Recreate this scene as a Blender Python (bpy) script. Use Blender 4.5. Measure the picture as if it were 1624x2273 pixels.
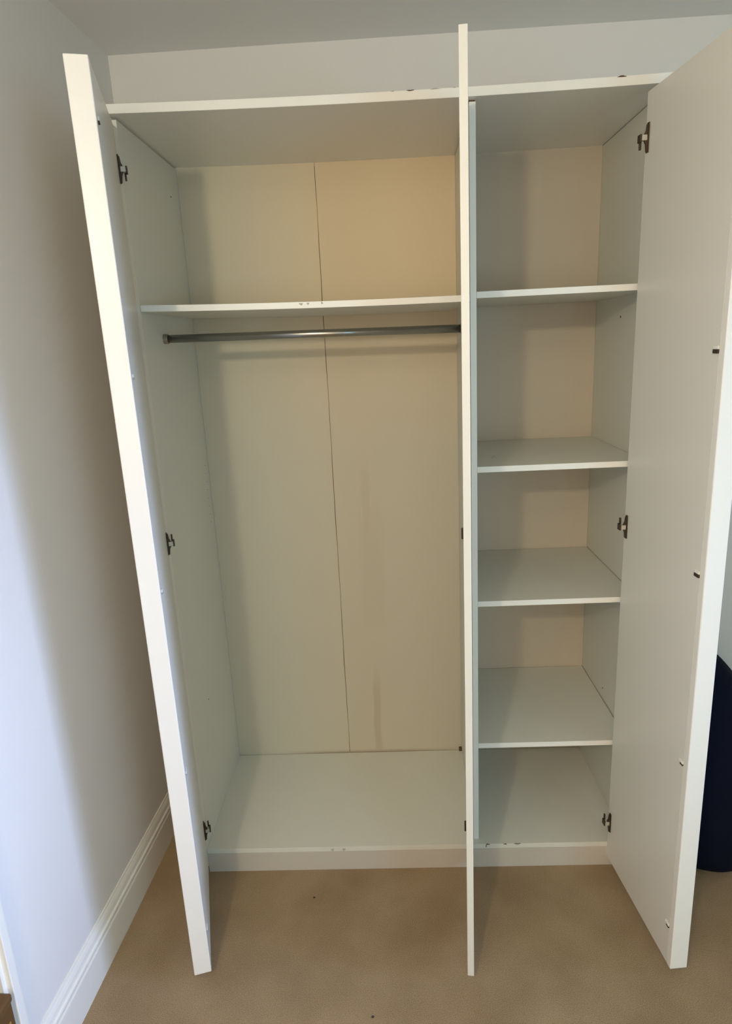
import bpy, bmesh, math, random
from mathutils import Vector, Matrix
random.seed(7)
for o in list(bpy.data.objects): bpy.data.objects.remove(o)
S = bpy.context.scene
COL = S.collection

# ---------------------------------------------------------------- camera
CAM = Vector((0.6967, -1.9104, 1.8034)); YAW, PITCH, ROLL, FPX = -0.0387, -0.2524, -0.0485, 1437.9
cd = bpy.data.cameras.new('camera'); co = bpy.data.objects.new('camera', cd); COL.objects.link(co)
Fv = Vector((math.sin(YAW)*math.cos(PITCH), math.cos(YAW)*math.cos(PITCH), math.sin(PITCH)))
Rv = Fv.cross(Vector((0, 0, 1))).normalized(); Uv = Rv.cross(Fv)
R2 = Rv*math.cos(ROLL) + Uv*math.sin(ROLL); U2 = -Rv*math.sin(ROLL) + Uv*math.cos(ROLL)
M = Matrix((R2, U2, -Fv)).transposed().to_4x4(); M.translation = CAM
co.matrix_world = M
cd.sensor_fit = 'HORIZONTAL'; cd.sensor_width = 36.0; cd.lens = FPX/1624*36.0
cd.clip_start = 0.02; cd.clip_end = 50
S.camera = co

# ---------------------------------------------------------------- view, world, lights
S.view_settings.view_transform = 'Standard'; S.view_settings.look = 'None'
S.view_settings.gamma = 1.0; S.view_settings.use_curve_mapping = False
S.view_settings.exposure = -0.07
W_ = bpy.data.worlds.new('World'); S.world = W_; W_.use_nodes = True
bg = W_.node_tree.nodes['Background']; bg.inputs[0].default_value = (0.62, 0.78, 1.0, 1); bg.inputs[1].default_value = 1.0

def light(name, kind, loc, energy, color, **kw):
    l = bpy.data.lights.new(name, kind); l.energy = energy; l.color = color
    for k, v in kw.items(): setattr(l, k, v)
    o = bpy.data.objects.new(name, l); COL.objects.link(o); o.location = loc
    return o
# the bulb hanging behind the camera (sets the shadows of doors, shelves and rail inside the wardrobe)
light('ceiling_bulb', 'POINT', (0.176, -2.569, 2.36), 56.0, (1.0, 0.845, 0.61), shadow_soft_size=0.05)
# daylight through the window in the right wall
wl = light('window_daylight', 'AREA', (3.24, -1.30, 1.50), 18.0, (0.46, 0.60, 1.0), shape='RECTANGLE', size=1.2, size_y=1.1)
wl.data.spread = math.radians(56)
wl.rotation_euler = (0, math.radians(80), 0)   # sky light falls inwards and down
# added warm fill to balance the tones, set at the unseen left rear window
wb = light('rear_warm_fill', 'AREA', (0.40, -3.72, 1.55), 10.6, (1.0, 0.77, 0.52), shape='RECTANGLE', size=1.3, size_y=1.1)
wb.rotation_euler = (math.radians(75), 0, 0)
wb.data.spread = math.radians(150)

hl = light('rear_cool_fill', 'AREA', (2.5, -3.72, 1.55), 25.0, (0.27, 0.72, 1.0), shape='RECTANGLE', size=1.0, size_y=1.1)  # added cool fill for the right side, at the unseen right rear window
hl.rotation_euler = (math.radians(80), 0, 0)
# ---------------------------------------------------------------- materials
def mat(name, col, rough=0.5, noise=0.0, nscale=20.0, bump=0.0, bscale=200.0, metal=0.0, spec=0.5, var=None):
    m = bpy.data.materials.new(name); m.use_nodes = True
    nt = m.node_tree; b = nt.nodes['Principled BSDF']
    b.inputs['Base Color'].default_value = (*col, 1); b.inputs['Roughness'].default_value = rough
    b.inputs['Metallic'].default_value = metal; b.inputs['Specular IOR Level'].default_value = spec
    tc = nt.nodes.new('ShaderNodeTexCoord')
    if noise > 0:
        n = nt.nodes.new('ShaderNodeTexNoise'); n.inputs['Scale'].default_value = nscale; n.inputs['Detail'].default_value = 5
        nt.links.new(tc.outputs['Object'], n.inputs['Vector'])
        r = nt.nodes.new('ShaderNodeMix'); r.data_type = 'RGBA'
        v = var or tuple(c*(1-noise) for c in col)
        r.inputs[6].default_value = (*col, 1); r.inputs[7].default_value = (*v, 1)
        nt.links.new(n.outputs['Fac'], r.inputs[0]); nt.links.new(r.outputs[2], b.inputs['Base Color'])
    if bump > 0:
        n2 = nt.nodes.new('ShaderNodeTexNoise'); n2.inputs['Scale'].default_value = bscale; n2.inputs['Detail'].default_value = 4
        bp = nt.nodes.new('ShaderNodeBump'); bp.inputs['Strength'].default_value = bump; bp.inputs['Distance'].default_value = 0.002
        nt.links.new(tc.outputs['Object'], n2.inputs['Vector']); nt.links.new(n2.outputs['Fac'], bp.inputs['Height'])
        nt.links.new(bp.outputs['Normal'], b.inputs['Normal'])
    return m
M_wall = mat('wall_paint', (0.82, 0.79, 0.75), 0.75, 0.05, 3, 0.12, 90)
M_ceil = mat('ceiling_paint', (0.84, 0.84, 0.81), 0.8, 0.04, 2, 0.10, 90)
M_trim = mat('gloss_trim_paint', (0.88, 0.86, 0.79), 0.35, 0.04, 6, 0.05, 60)
M_lam = mat('white_laminate', (0.76, 0.755, 0.68), 0.38, 0.03, 4, 0.06, 260)
M_door = mat('white_door_paint', (0.80, 0.78, 0.71), 0.33, 0.03, 4, 0.05, 220)
M_edge = mat('cream_edge_paint', (0.89, 0.88, 0.83), 0.30, 0.03, 8, 0.05, 120)
M_nick = mat('nickel', (0.42, 0.38, 0.32), 0.34, 0.2, 60, 0.0, metal=0.9)
M_nick2 = mat('pale_nickel', (0.62, 0.60, 0.52), 0.45, 0.1, 60, 0.0, metal=0.35)
M_dark = mat('aged_bronze_metal', (0.10, 0.07, 0.05), 0.45, 0.3, 60, 0.0, metal=0.6)
M_rod = mat('brushed_chrome_tube', (0.42, 0.41, 0.38), 0.24, 0.1, 40, metal=1.0)
M_chip = mat('exposed_chipboard', (0.16, 0.10, 0.06), 0.9, 0.4, 300)
M_smudge = mat('grey_scuff', (0.56, 0.52, 0.43), 0.7, 0.3, 300)
M_gap = mat('dark_hole', (0.05, 0.04, 0.03), 0.9)
M_seam = mat('seam_shadow_wood', (0.30, 0.22, 0.14), 0.8)
M_wood = mat('brown_wood', (0.16, 0.08, 0.025), 0.45, 0.5, 14, 0.1, 80)
M_wood2 = mat('golden_wood', (0.42, 0.24, 0.07), 0.45, 0.3, 14)
M_glass = bpy.data.materials.new('window_glass'); M_glass.use_nodes = True
_b = M_glass.node_tree.nodes['Principled BSDF']; _b.inputs['Transmission Weight'].default_value = 1; _b.inputs['Roughness'].default_value = 0.0; _b.inputs['IOR'].default_value = 1.45

M_front = mat('pale_front_edge', (0.90, 0.90, 0.86), 0.35, 0.02, 8)  # paler white for front-facing edges
# carpet: short loop pile
def carpet():
    m = bpy.data.materials.new('beige_carpet'); m.use_nodes = True; nt = m.node_tree; b = nt.nodes['Principled BSDF']
    b.inputs['Roughness'].default_value = 0.95; b.inputs['Specular IOR Level'].default_value = 0.1
    tc = nt.nodes.new('ShaderNodeTexCoord')
    a = nt.nodes.new('ShaderNodeTexNoise'); a.inputs['Scale'].default_value = 420; a.inputs['Detail'].default_value = 3
    c = nt.nodes.new('ShaderNodeTexNoise'); c.inputs['Scale'].default_value = 4.5; c.inputs['Detail'].default_value = 6
    for n in (a, c): nt.links.new(tc.outputs['Object'], n.inputs['Vector'])
    r = nt.nodes.new('ShaderNodeValToRGB'); e = r.color_ramp.elements
    e[0].position = 0.3; e[0].color = (0.275, 0.193, 0.112, 1); e[1].position = 0.7; e[1].color = (0.50, 0.376, 0.24, 1)
    nt.links.new(a.outputs['Fac'], r.inputs[0])
    r2 = nt.nodes.new('ShaderNodeValToRGB'); e = r2.color_ramp.elements
    e[0].position = 0.35; e[0].color = (0.82, 0.79, 0.76, 1); e[1].position = 0.65; e[1].color = (1, 1, 1, 1)
    nt.links.new(c.outputs['Fac'], r2.inputs[0])
    mx = nt.nodes.new('ShaderNodeMix'); mx.data_type = 'RGBA'; mx.blend_type = 'MULTIPLY'; mx.inputs[0].default_value = 1
    nt.links.new(r.outputs[0], mx.inputs[6]); nt.links.new(r2.outputs[0], mx.inputs[7]); nt.links.new(mx.outputs[2], b.inputs['Base Color'])
    bp = nt.nodes.new('ShaderNodeBump'); bp.inputs['Strength'].default_value = 0.6; bp.inputs['Distance'].default_value = 0.003
    nt.links.new(a.outputs['Fac'], bp.inputs['Height']); nt.links.new(bp.outputs['Normal'], b.inputs['Normal'])
    return m
M_carpet = carpet()

# back boards: cream hardboard, warmer and paler towards the upper right, a damp brown streak lower down
def backboard():
    m = bpy.data.materials.new('cream_backboard'); m.use_nodes = True; nt = m.node_tree; b = nt.nodes['Principled BSDF']
    b.inputs['Roughness'].default_value = 0.55
    tc = nt.nodes.new('ShaderNodeTexCoord'); sp = nt.nodes.new('ShaderNodeSeparateXYZ'); nt.links.new(tc.outputs['Object'], sp.inputs[0])
    def math_(op, x, y=None, clamp=False):
        n = nt.nodes.new('ShaderNodeMath'); n.operation = op; n.use_clamp = clamp
        for i, v in enumerate((x, y)):
            if v is None: continue
            if isinstance(v, (int, float)): n.inputs[i].default_value = v
            else: nt.links.new(v, n.inputs[i])
        return n.outputs[0]
    def ramp(v, a, bb):
        n = nt.nodes.new('ShaderNodeMapRange'); n.interpolation_type = 'SMOOTHSTEP'
        n.inputs[1].default_value = a; n.inputs[2].default_value = bb; nt.links.new(v, n.inputs[0]); return n.outputs[0]
    X, Z = sp.outputs[0], sp.outputs[2]
    nz = nt.nodes.new('ShaderNodeTexNoise'); nz.inputs['Scale'].default_value = 7; nz.inputs['Detail'].default_value = 5
    nt.links.new(tc.outputs['Object'], nz.inputs['Vector'])
    warm_top = math_('MULTIPLY', ramp(Z, 1.3, 2.2), ramp(X, -0.45, 0.95)); warm_top = math_('MULTIPLY', warm_top, ramp(X, 1.02, 0.96)) 
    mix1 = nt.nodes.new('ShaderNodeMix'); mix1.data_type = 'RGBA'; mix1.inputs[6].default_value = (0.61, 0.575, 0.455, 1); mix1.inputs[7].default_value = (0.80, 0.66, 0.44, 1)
    nt.links.new(warm_top, mix1.inputs[0])
    # streaks
    st = None
    for (xc, w, z0, z1, k) in ((0.610, 0.016, 0.09, 0.45, 0.26), (0.603, 0.018, 1.05, 1.35, 0.10), (0.617, 0.05, 0.7, 1.2, 0.06)):
        dx = math_('ABSOLUTE', math_('SUBTRACT', math_('ADD', X, math_('MULTIPLY', nz.outputs['Fac'], 0.02)), xc+0.01))
        g = ramp(dx, w*1.25, w*0.5)
        g = math_('MULTIPLY', g, math_('MULTIPLY', ramp(Z, z0-0.06, z0+0.06), ramp(Z, z1+0.08, z1-0.10)))
        g = math_('MULTIPLY', g, k)
        st = g if st is None else math_('MAXIMUM', st, g)
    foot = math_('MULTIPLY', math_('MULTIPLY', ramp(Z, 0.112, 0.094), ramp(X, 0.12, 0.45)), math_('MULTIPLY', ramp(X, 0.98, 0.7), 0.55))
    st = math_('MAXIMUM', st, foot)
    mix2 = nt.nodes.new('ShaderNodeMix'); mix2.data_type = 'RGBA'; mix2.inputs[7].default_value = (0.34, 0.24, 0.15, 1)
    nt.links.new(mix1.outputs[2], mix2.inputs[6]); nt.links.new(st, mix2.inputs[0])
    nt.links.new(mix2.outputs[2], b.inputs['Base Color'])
    return m
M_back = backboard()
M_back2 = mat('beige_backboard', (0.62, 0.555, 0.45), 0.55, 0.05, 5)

def fabric():
    m = mat('navy_fabric', (0.003, 0.005, 0.018), 0.9, 0.4, 12, 0.5, 500, spec=0.15); return m
M_navy = fabric()

# ---------------------------------------------------------------- helpers
def link(name, bm, m, parent=None, bevel=0.0, smooth=False):
    me = bpy.data.meshes.new(name); bmesh.ops.recalc_face_normals(bm, faces=bm.faces); bm.to_mesh(me); bm.free()
    o = bpy.data.objects.new(name, me); COL.objects.link(o); me.materials.append(m)
    if parent: o.parent = parent
    if bevel > 0:
        md = o.modifiers.new('bevel', 'BEVEL'); md.width = bevel; md.segments = 2; md.limit_method = 'ANGLE'; md.angle_limit = math.radians(40)
    if smooth:
        for p in me.polygons: p.use_smooth = True
    return o
def box(bm, x0, x1, y0, y1, z0, z1, nx=1, zf=None):
    """box split nx times along x; zf(x) bends it in z"""
    rings = []
    for i in range(nx+1):
        x = x0+(x1-x0)*i/nx; dz = zf(x) if zf else 0
        rings.append([bm.verts.new((x, y, z+dz)) for (y, z) in ((y0, z0), (y1, z0), (y1, z1), (y0, z1))])
    for a, b in zip(rings, rings[1:]):
        for k in range(4): bm.faces.new((a[k], a[(k+1) % 4], b[(k+1) % 4], b[k]))
    bm.faces.new(rings[0][::-1]); bm.faces.new(rings[-1])
def prism(bm, pts, z0, z1):
    a = [bm.verts.new((x, y, z0)) for x, y in pts]; b = [bm.verts.new((x, y, z1)) for x, y in pts]; n = len(pts)
    for i in range(n): bm.faces.new((a[i], a[(i+1) % n], b[(i+1) % n], b[i]))
    bm.faces.new(a[::-1]); bm.faces.new(b)
def cyl(bm, p, q, r, n=24, r2=None):
    p, q = Vector(p), Vector(q); d = (q-p).normalized(); a = d.orthogonal().normalized(); b = d.cross(a); r2 = r2 or r
    A = [bm.verts.new(p+(a*math.cos(t)+b*math.sin(t))*r) for t in [2*math.pi*i/n for i in range(n)]]
    B = [bm.verts.new(q+(a*math.cos(t)+b*math.sin(t))*r2) for t in [2*math.pi*i/n for i in range(n)]]
    for i in range(n): bm.faces.new((A[i], A[(i+1) % n], B[(i+1) % n], B[i]))
    bm.faces.new(A[::-1]); bm.faces.new(B)
def quick(name, m, parent, *args, bevel=0.0, **kw):
    bm = bmesh.new(); box(bm, *args, **kw); return link(name, bm, m, parent, bevel)
def edging(o):
    """paler white on the front-facing edge"""
    o.data.materials.append(M_front)
    for p in o.data.polygons:
        if p.normal.y < -0.9: p.material_index = 1
    return o
def struct(o): o['kind'] = 'structure'; return o
def tag(o, label, cat, group=None):
    o['label'] = label; o['category'] = cat
    if group: o['group'] = group
    return o
def empty(name, loc):
    o = bpy.data.objects.new(name, None); COL.objects.link(o); o.location = loc; o.empty_display_size = 0.1; return o

# ---------------------------------------------------------------- room
D = 0.547; YB = 0.553; CZ = 2.782; XR = 3.30; YF = -3.80
XW, XS = -0.2148, 0.0453                       # left wall: x = XW + XS*y
wx = lambda y, o=0.0: XW + o + XS*y
struct(quick('floor', M_carpet, None, -1.6, XR+0.15, YF-0.15, YB+0.15, -0.1, 0.0))
struct(quick('ceiling', M_ceil, None, -1.6, XR+0.15, YF-0.15, YB+0.15, CZ, CZ+0.1))
struct(quick('wall_back', M_wall, None, -1.6, XR+0.15, YB, YB+0.15, 0.0, CZ))
DY0, DY1, DH = -0.742, -1.58, 2.03             # doorway in the left wall
bm = bmesh.new()
def wseg(y0, y1, z0, z1): prism(bm, [(wx(y0), y0), (wx(y1), y1), (wx(y1)-0.12, y1), (wx(y0)-0.12, y0)], z0, z1)
wseg(YB, DY0, 0, CZ); wseg(DY1, YF, 0, CZ); wseg(DY0, DY1, DH, CZ)
struct(link('wall_left', bm, M_wall))
# hallway wall seen through the doorway
struct(quick('wall_hallway', M_wall, None, -1.60, -1.50, YF, YB, 0, CZ))
# right wall with window
WY0, WY1, WZ0, WZ1 = -1.95, -0.65, 0.90, 2.10
bm = bmesh.new()
box(bm, XR, XR+0.15, YF, WY0, 0, CZ); box(bm, XR, XR+0.15, WY1, YB, 0, CZ)
box(bm, XR, XR+0.15, WY0, WY1, 0, WZ0); box(bm, XR, XR+0.15, WY0, WY1, WZ1, CZ)
struct(link('wall_right', bm, M_wall))
bm = bmesh.new()
for a in ((WY0, WY0+0.05, WZ0, WZ1), (WY1-0.05, WY1, WZ0, WZ1), (WY0, WY1, WZ0, WZ0+0.05), (WY0, WY1, WZ1-0.05, WZ1), (-1.32, -1.28, WZ0, WZ1)):
    box(bm, XR+0.04, XR+0.09, *a)
win = struct(link('window_1', bm, M_trim, None, 0.004))
quick('window_pane', M_glass, win, XR+0.06, XR+0.066, WY0+0.04, WY1-0.04, WZ0+0.04, WZ1-0.04)
# front wall (behind the camera) with openings added for the two fill lights
bm = bmesh.new()
box(bm, -1.6, -0.3, YF-0.15, YF, 0, CZ); box(bm, 1.1, 1.95, YF-0.15, YF, 0, CZ); box(bm, 3.05, XR+0.15, YF-0.15, YF, 0, CZ)
box(bm, -0.3, 1.1, YF-0.15, YF, 0, 0.95); box(bm, -0.3, 1.1, YF-0.15, YF, 2.15, CZ)
box(bm, 1.95, 3.05, YF-0.15, YF, 0, 0.95); box(bm, 1.95, 3.05, YF-0.15, YF, 2.15, CZ)
struct(link('wall_front', bm, M_wall))
bm = bmesh.new()
for a in ((-0.3, -0.25, 0.95, 2.15), (1.05, 1.1, 0.95, 2.15), (-0.3, 1.1, 0.95, 1.0), (-0.3, 1.1, 2.10, 2.15), (0.38, 0.42, 0.95, 2.15)):
    box(bm, a[0], a[1], YF-0.09, YF-0.04, a[2], a[3])
win2 = struct(link('fill_window_2', bm, M_trim, None, 0.004))  # unseen window, added around the warm fill
quick('window_pane', M_glass, win2, -0.26, 1.06, YF-0.07, YF-0.064, 0.99, 2.11)  # pane of the added unseen window

bm = bmesh.new()
for a in ((1.95, 2.0, 0.95, 2.15), (3.0, 3.05, 0.95, 2.15), (1.95, 3.05, 0.95, 1.0), (1.95, 3.05, 2.10, 2.15)):
    box(bm, a[0], a[1], YF-0.09, YF-0.04, a[2], a[3])
win3 = struct(link('fill_window_3', bm, M_trim, None, 0.004))  # unseen window, added around the cool fill
quick('window_pane', M_glass, win3, 1.99, 3.01, YF-0.07, YF-0.064, 0.99, 2.11)  # pane of the added unseen window

# skirting board with moulded top, along the left wall
PROF = [(0.0, 0.0), (0.018, 0.0), (0.018, 0.108), (0.0165, 0.112), (0.013, 0.114), (0.013, 0.118), (0.0165, 0.120), (0.0175, 0.125), (0.0165, 0.130),
        (0.0125, 0.133), (0.0115, 0.138), (0.0105, 0.147), (0.0075, 0.156), (0.005, 0.161), (0.0035, 0.1666), (0.0, 0.1666)]
def skirting(name, fpt):
    bm = bmesh.new(); rows = [[bm.verts.new(fpt(e, d, z)) for d, z in PROF] for e in (0, 1)]
    n = len(PROF)
    for i in range(n): bm.faces.new((rows[0][i], rows[0][(i+1) % n], rows[1][(i+1) % n], rows[1][i]))
    bm.faces.new(rows[0][::-1]); bm.faces.new(rows[1])
    return struct(link(name, bm, M_trim))
skirting('baseboard_left', lambda e, d, z: (wx((YB, -0.705)[e], d), (YB, -0.705)[e], z))
skirting('baseboard_back', lambda e, d, z: ((1.49, XR)[e], YB-d, z))
# doorway frame: architrave and lining
bm = bmesh.new()
def arch(y0, y1, t0, t1, z0, z1): prism(bm, [(wx(y0, t0), y0), (wx(y1, t0), y1), (wx(y1, t1), y1), (wx(y0, t1), y0)], z0, z1)
arch(-0.705, -0.714, 0, 0.010, 0, DH+0.037); arch(-0.714, -0.718, 0, 0.014, 0, DH+0.037); arch(-0.718, -0.742, 0, 0.018, 0, DH+0.037)
arch(DY1-0.037, DY1, 0, 0.018, 0, DH+0.037); arch(-0.705, DY1-0.037, 0, 0.018, DH, DH+0.037)
dj = struct(link('door_1', bm, M_trim, None, 0.002))
bm = bmesh.new()
arch(DY0, DY0-0.012, -0.12, 0.004, 0, DH); arch(DY1+0.012, DY1, -0.12, 0.004, 0, DH); arch(DY0, DY1, -0.12, 0.004, DH-0.012, DH)
link('door_lining', bm, M_trim, dj)

# ---------------------------------------------------------------- wardrobe carcass
W = 1.464; ZT = 2.4197; TT = 0.0234; ZB = 0.0955; TH = 0.018; s = 0.026
sag = lambda x: 0.0083*(1-x/W) - 0.0074*4*(x/W)*(1-x/W)
wr = tag(empty('wardrobe', (0.73, 0.27, 0.0)), 'tall white three-door wardrobe standing open and empty against the back wall', 'wardrobe')
def wp(o): o.parent = wr; o.matrix_parent_inverse = Matrix.Translation(-wr.location); return o
wp(quick('side_panel', M_lam, None, -TH, 0.0, s, D+0.004, 0.0, ZT+0.002, bevel=0.0008))
wp(quick('side_panel', M_lam, None, W, W+TH, s, D+0.004, 0.0, ZT-0.002, bevel=0.0008))
bm = bmesh.new(); prism(bm, [(0.946, s), (0.964, s), (0.9825, D-0.001), (0.9645, D-0.001)], ZB, 2.412); edging(wp(link('divider', bm, M_lam, None, 0.0008)))
top = wp(quick('top_panel', M_edge, None, -TH, W+TH, 0.0, D+0.004, ZT, ZT+TT, nx=24, zf=sag, bevel=0.0012))
base = wp(quick('bottom_panel', M_lam, None, 0.0, W, 0.0, D-0.003, ZB-TH, ZB, bevel=0.0008))
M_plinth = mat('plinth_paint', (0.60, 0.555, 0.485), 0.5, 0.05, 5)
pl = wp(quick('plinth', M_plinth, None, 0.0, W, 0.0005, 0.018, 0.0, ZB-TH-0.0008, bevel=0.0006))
# three back boards with a slightly wavy open seam between the first two
def board(x0, x1, wob0=0, wob1=0, m=None):
    bm = bmesh.new(); n = 60; z0, z1 = ZB-0.01, ZT+0.010
    rows = []
    for i in range(n+1):
        z = z0+(z1-z0)*i/n
        w = 0.0009*math.sin(z*9.0)+0.0006*math.sin(z*31+1)
        rows.append([bm.verts.new((x, y, z)) for x, y in ((x0+w*wob0, D), (x1+w*wob1, D), (x1+w*wob1, D+0.003), (x0+w*wob0, D+0.003))])
    for a, b in zip(rows, rows[1:]):
        for k in range(4): bm.faces.new((a[k], a[(k+1) % 4], b[(k+1) % 4], b[k]))
    bm.faces.new(rows[0][::-1]); bm.faces.new(rows[-1])
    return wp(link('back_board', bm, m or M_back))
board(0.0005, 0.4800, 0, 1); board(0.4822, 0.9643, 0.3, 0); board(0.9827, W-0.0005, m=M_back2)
wp(quick('seam_shade_strip', M_seam, None, 0.46, 0.502, D+0.0035, D+0.0055, ZB, ZT-0.01))  # brown strip added behind the open seam, coloured as the gap's shade

def shelf(x0, x1, z, sl=0.0, sg=0.0, x0b=None, gapr=0.0):
    x1 -= gapr
    f = lambda x: sl*(1-(x-x0)/(x1-x0)) - sg*4*((x-x0)/(x1-x0))*(1-(x-x0)/(x1-x0))
    return wp(quick('shelf', M_lam, None, x0, x1, s, D-0.003, z-TH, z, nx=20 if sg else 1, zf=f if sg else None, bevel=0.0008))
sh_l = edging(shelf(0.0008, 0.9455, 1.9268, 0.0169, 0.0047))
RS = [(1.9338, 0.0), (1.4302, 0.0015), (0.9941, 0.0025), (0.4786, 0.0025)]
rsh = []
for z, g in RS:
    x1 = W-g; bm = bmesh.new()
    prism(bm, [(0.9642, s), (x1, s), (x1, D-0.003), (0.9828, D-0.003)], z-TH, z)
    rsh.append(edging(wp(link('shelf', bm, M_lam, None, 0.0008))))

# hanging rail with end sockets
bm = bmesh.new(); ry = 0.205
cyl(bm, (0.006, ry, 1.8505), (0.952, ry, 1.8385), 0.0125, 32)
rail = wp(link('hanging_rail', bm, M_rod, None, 0, True))
rail.data.polygons[-1].use_smooth = False; rail.data.polygons[-2].use_smooth = False
for xa, xb, z in ((-0.0005, 0.014, 1.8505), (0.938, 0.9525, 1.8385)):
    bm = bmesh.new(); cyl(bm, (xa, ry, z), (xb, ry, z), 0.0155, 24); 
    so = link('rail_socket', bm, M_nick, None, 0.001); so.parent = rail; so.matrix_parent_inverse = rail.matrix_parent_inverse.inverted() @ Matrix.Identity(4) if False else Matrix.Identity(4)

# ---------------------------------------------------------------- doors
HZ = (2.290, 1.237, 0.187); BZ = (2.285, 1.753, 1.222, 0.695, 0.167)
ZD0, ZD1 = 0.0413, 2.4013
def make_hinge(parent, z, flip, slim=False):
    """local frame of the door: x runs to the free edge; the hinge stands off the inner face towards -flip"""
    q = -flip
    def b(bm, x0, x1, y0, y1, z0, z1): box(bm, x0, x1, min(y0*q, y1*q), max(y0*q, y1*q), z+z0, z+z1)
    if slim:
        bm = bmesh.new(); b(bm, 0.0, 0.016, 0.0, 0.008, -0.016, 0.018); return link('hinge', bm, M_dark, parent, 0.003)
    up = 1 if z < 2 else -1
    bm = bmesh.new(); b(bm, 0.010, 0.022, 0.0, 0.0035, -0.036, 0.036)          # long mounting plate on the door face
    h = link('hinge', bm, M_dark, parent, 0.0015)
    bm = bmesh.new(); n = [(0.0035, -0.034), (0.006, -0.034), (0.008, -0.016), (0.012, -0.008), (0.012, 0.008), (0.008, 0.016), (0.006, 0.032), (0.0035, 0.032)]
    A = [bm.verts.new((0.013, y*q, z+k)) for y, k in n]; B = [bm.verts.new((0.0195, y*q, z+k)) for y, k in n]
    for i in range(8): bm.faces.new((A[i], A[(i+1) % 8], B[(i+1) % 8], B[i]))
    bm.faces.new(A[::-1]); bm.faces.new(B)
    link('hinge_plate', bm, M_dark, h, 0.0006)
    bm = bmesh.new(); b(bm, 0.006, 0.021, 0.005, 0.0185, -0.007, 0.0065)
    link('hinge_arm', bm, M_nick2, h, 0.0012)
    bm = bmesh.new(); b(bm, 0.000, 0.018, 0.018, 0.0225, -0.010, 0.009); b(bm, -0.001, 0.006, 0.013, 0.018, *sorted((0.005*up, 0.026*up)))
    link('hinge_mount', bm, M_dark, h, 0.0012)
    return h
def make_door(ox, oy, tx, ty, flip, rail_depth, label, t=0.020, back=-0.023):
    L = math.hypot(tx-ox, ty-oy); ang = math.atan2(ty-oy, tx-ox)
    rw = 0.020 if rail_depth else 0.0
    bm = bmesh.new(); xe = L-rw-(0.0006 if rw else 0); prism(bm, ([(back, 0.0)] if flip > 0 else [(0.0, 0.0), (-0.0235, 0.0066)][::-1]) + [(xe, 0.0), (xe, t*flip), (-0.022, t*flip)], ZD0, ZD1)
    d = link('door', bm, M_door, None, 0.0012)
    d['label'] = label
    d.rotation_euler = (0, 0, ang); d.location = Vector((ox, oy, 0)) - wr.location; d.parent = wr
    if rw:
        y = sorted((-0.0008*flip, rail_depth*flip)); bm = bmesh.new(); box(bm, L-rw, L, y[0], y[1], ZD0, ZD1)
        e = link('edge_rail', bm, M_edge, d, 0.0022)
        for i, z in enumerate(BZ):
            y = sorted((-0.004*flip, 0.0)); bm = bmesh.new()
            small = flip < 0 or z < 1.0
            hh = 0.002 if small else 0.004
            box(bm, L-(0.034 if small else 0.042), L-0.0215, y[0], y[1], z-hh-0.001, z+hh)
            br = link('rail_bracket', bm, M_smudge if flip < 0 and z < 2 else M_dark, d, 0.0006)
            bm = bmesh.new(); box(bm, L-0.040, L-0.021, y[0], y[1], z+hh, z+hh+0.008); link('bracket_cap', bm, M_edge, br, 0.001)
    return d
dl = make_door(0.0, 0.0, 0.1186, -0.4182, -1, 0.048, 'left door with a thick vertical edge rail', 0.046)
dm = make_door(0.919, 0.0, 0.8664, -0.4402, 1, 0, 'thin middle door seen edge-on', 0.0182)
dr = make_door(1.4035, 0.0, 1.4423, -0.4285, 1, 0.0488, 'right door with a thick vertical edge rail', 0.046, -0.001)
for d, f in ((dl, -1), (dr, 1)):
    for z in HZ: make_hinge(d, z, f)
for z in (1.232, 0.178): make_hinge(dm, z, 1, True)

# small wear marks, screw holes
def mark(name, m, parent, x0, x1, y0, y1, z0, z1):
    o = quick(name, m, None, x0, x1, y0, y1, z0, z1, bevel=0.0)
    o.parent = parent; return o
def chip(parent, x, z, w, h, y=0.0, m=None, name='paint_chip'):
    bm = bmesh.new(); n = 14; a = []; b = []
    for i in range(n):
        t = 2*math.pi*i/n; r = 1+0.28*math.sin(3*t+x*40)+0.15*random.uniform(-1, 1)
        a.append((x+w/2*r*math.cos(t), z+h/2*r*math.sin(t)))
    A = [bm.verts.new((px, y-0.0006, pz)) for px, pz in a]; B = [bm.verts.new((px, y+0.001, pz)) for px, pz in a]
    for i in range(n): bm.faces.new((A[i], A[(i+1) % n], B[(i+1) % n], B[i]))
    bm.faces.new(A[::-1]); bm.faces.new(B)
    o = link(name, bm, m or M_chip); o.parent = parent; return o
for x, w, h, m in ((0.791, 0.020, 0.003, M_chip), (0.855, 0.022, 0.0025, M_smudge), (0.905, 0.010, 0.0015, M_smudge), (1.335, 0.020, 0.004, M_chip), (0.745, 0.008, 0.002, M_smudge)):
    chip(top, x, ZT+TT+sag(x)-h*0.4, w, h, 0.0, m)
for x, w, h, z in ((0.992, 0.014, 0.0035, ZB-0.001), (0.986, 0.003, 0.012, ZB-0.007), (1.052, 0.012, 0.003, ZB-0.001), (1.095, 0.020, 0.003, ZB-0.0012)):
    chip(base, x, z, w, h, 0.0)
for x in (0.447, 0.487): chip(base, x, ZB-0.011, 0.011, 0.010, 0.0, M_smudge)
for x, w in ((0.465, 0.020), (0.485, 0.012), (0.525, 0.010)):
    chip(sh_l, x, 1.9245, w*0.5, 0.006, s, M_smudge)
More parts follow.
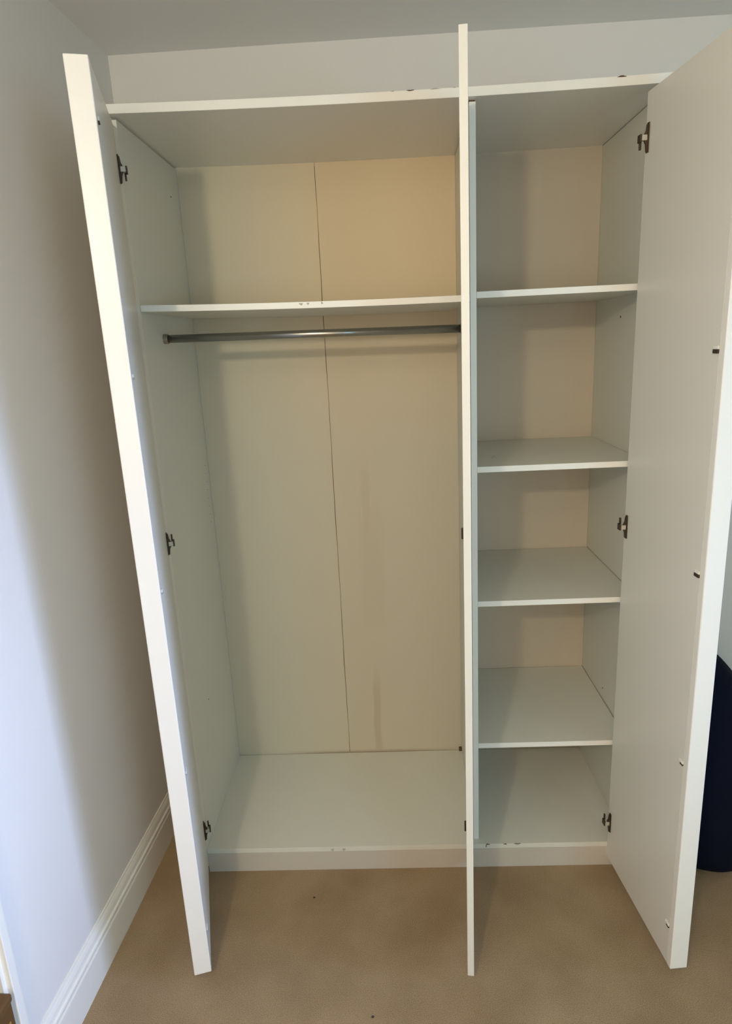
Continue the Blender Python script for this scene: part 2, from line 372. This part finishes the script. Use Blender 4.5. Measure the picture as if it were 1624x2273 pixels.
# dark screw hole in each side panel and a column of shelf-peg holes
def hole(x, y, z, r=0.0022, side=1):
    bm = bmesh.new(); cyl(bm, (x, y, z), (x+0.0008*side, y, z), r, 10); wp(link('screw_hole', bm, M_gap))
hole(0, 0.217, 0.564); hole(W-0.0008, 0.295, 1.852, 0.0035); hole(W-0.0008, 0.293, 0.520, 0.0025); hole(0, 0.45, 2.316, 0.0025)
for k in range(8): hole(0, 0.50, 1.165+k*0.032, 0.0014)
# little brown cap left on the second right-hand shelf, bracket at the foot and the top of the divider
bm = bmesh.new(); cyl(bm, (1.037, 0.174, 1.4302), (1.037, 0.174, 1.4345), 0.006, 14, 0.004)
tag(link('screw_cap', bm, M_smudge, None, 0.0005, True), 'tiny greyish-brown plastic screw cap lying on the second right-hand shelf', 'screw cap')
wp(quick('corner_bracket', M_chip, None, 0.952, 0.964, D-0.012, D-0.001, ZB, ZB+0.016, bevel=0.002))
wp(quick('corner_bracket', M_chip, None, 0.945, 0.962, s+0.001, s+0.02, 2.4105, ZT-0.003, bevel=0.001))

# ---------------------------------------------------------------- navy bean bag behind the right door
def beanbag():
    bm = bmesh.new(); nu, nv = 56, 34; cx, cy = 1.775, 0.20
    prof = [(0.0, 0.0), (0.19, 0.0), (0.262, 0.012), (0.288, 0.05), (0.296, 0.12), (0.290, 0.22), (0.272, 0.33), (0.240, 0.44), (0.192, 0.54), (0.132, 0.63), (0.072, 0.70), (0.03, 0.735), (0.0, 0.745)]
    rings = []
    for j, (r, z) in enumerate(prof[1:-1]):
        ring = []
        for i in range(nu):
            t = 2*math.pi*i/nu
            k = 1+0.025*math.sin(6*t)*min(1, z*6)*(1-z)+0.012*math.sin(11*t+z*14)
            ring.append(bm.verts.new((cx+r*k*math.cos(t)*0.97-0.035*z, cy+r*k*math.sin(t), z)))
        rings.append(ring)
    for a, b in zip(rings, rings[1:]):
        for i in range(nu): bm.faces.new((a[i], a[(i+1) % nu], b[(i+1) % nu], b[i]))
    c = bm.verts.new((cx-0.03, cy, prof[-1][1])); 
    for i in range(nu): bm.faces.new((rings[-1][i], rings[-1][(i+1) % nu], c))
    bm.faces.new(rings[0][::-1])
    o = link('bean_bag', bm, M_navy, None, 0, True)
    md = o.modifiers.new('sub', 'SUBSURF'); md.levels = 1; md.render_levels = 2
    return tag(o, 'dark navy fabric bean bag on the carpet, half hidden behind the open right wardrobe door', 'bean bag')
bb = beanbag()

# ---------------------------------------------------------------- brown wooden chest standing in the doorway, only its corner shows
st = tag(empty('wooden_chest', (-0.45, -0.98, 0)), 'brown wooden chest in the doorway, only its corner showing at the lower left', 'chest')
def sp(o): o.parent = st; o.matrix_parent_inverse = Matrix.Translation(-st.location); return o
sp(quick('body', M_wood, None, -0.64, -0.230, -1.19, -0.757, 0.02, 0.362, bevel=0.003))
sp(quick('lid', M_wood, None, -0.65, -0.226, -1.20, -0.7548, 0.3625, 0.385, bevel=0.005))
sp(quick('panel', M_wood2, None, -0.2298, -0.2265, -1.14, -0.775, 0.06, 0.325, bevel=0.001))
for x in (-0.63, -0.27):
    for y in (-1.18, -0.80):
        sp(quick('foot', M_wood, None, x, x+0.03, y, y+0.03, 0.0, 0.02, bevel=0.002))

# two crumbs on the carpet
for (x, y, r, lb) in ((0.3887, -0.1207, 0.0032, 'tiny dark crumb on the carpet in front of the wardrobe plinth'), (0.5939, -0.5246, 0.0034, 'tiny dark crumb on the carpet at the bottom edge of the view')):
    bm = bmesh.new(); bmesh.ops.create_icosphere(bm, subdivisions=2, radius=r)
    for v in bm.verts: v.co = Vector((v.co.x*(1+0.3*random.random()), v.co.y, v.co.z*0.6)) + Vector((x, y, r*0.55))
    tag(link('carpet_crumb', bm, M_gap, None, 0, True), lb, 'crumb')
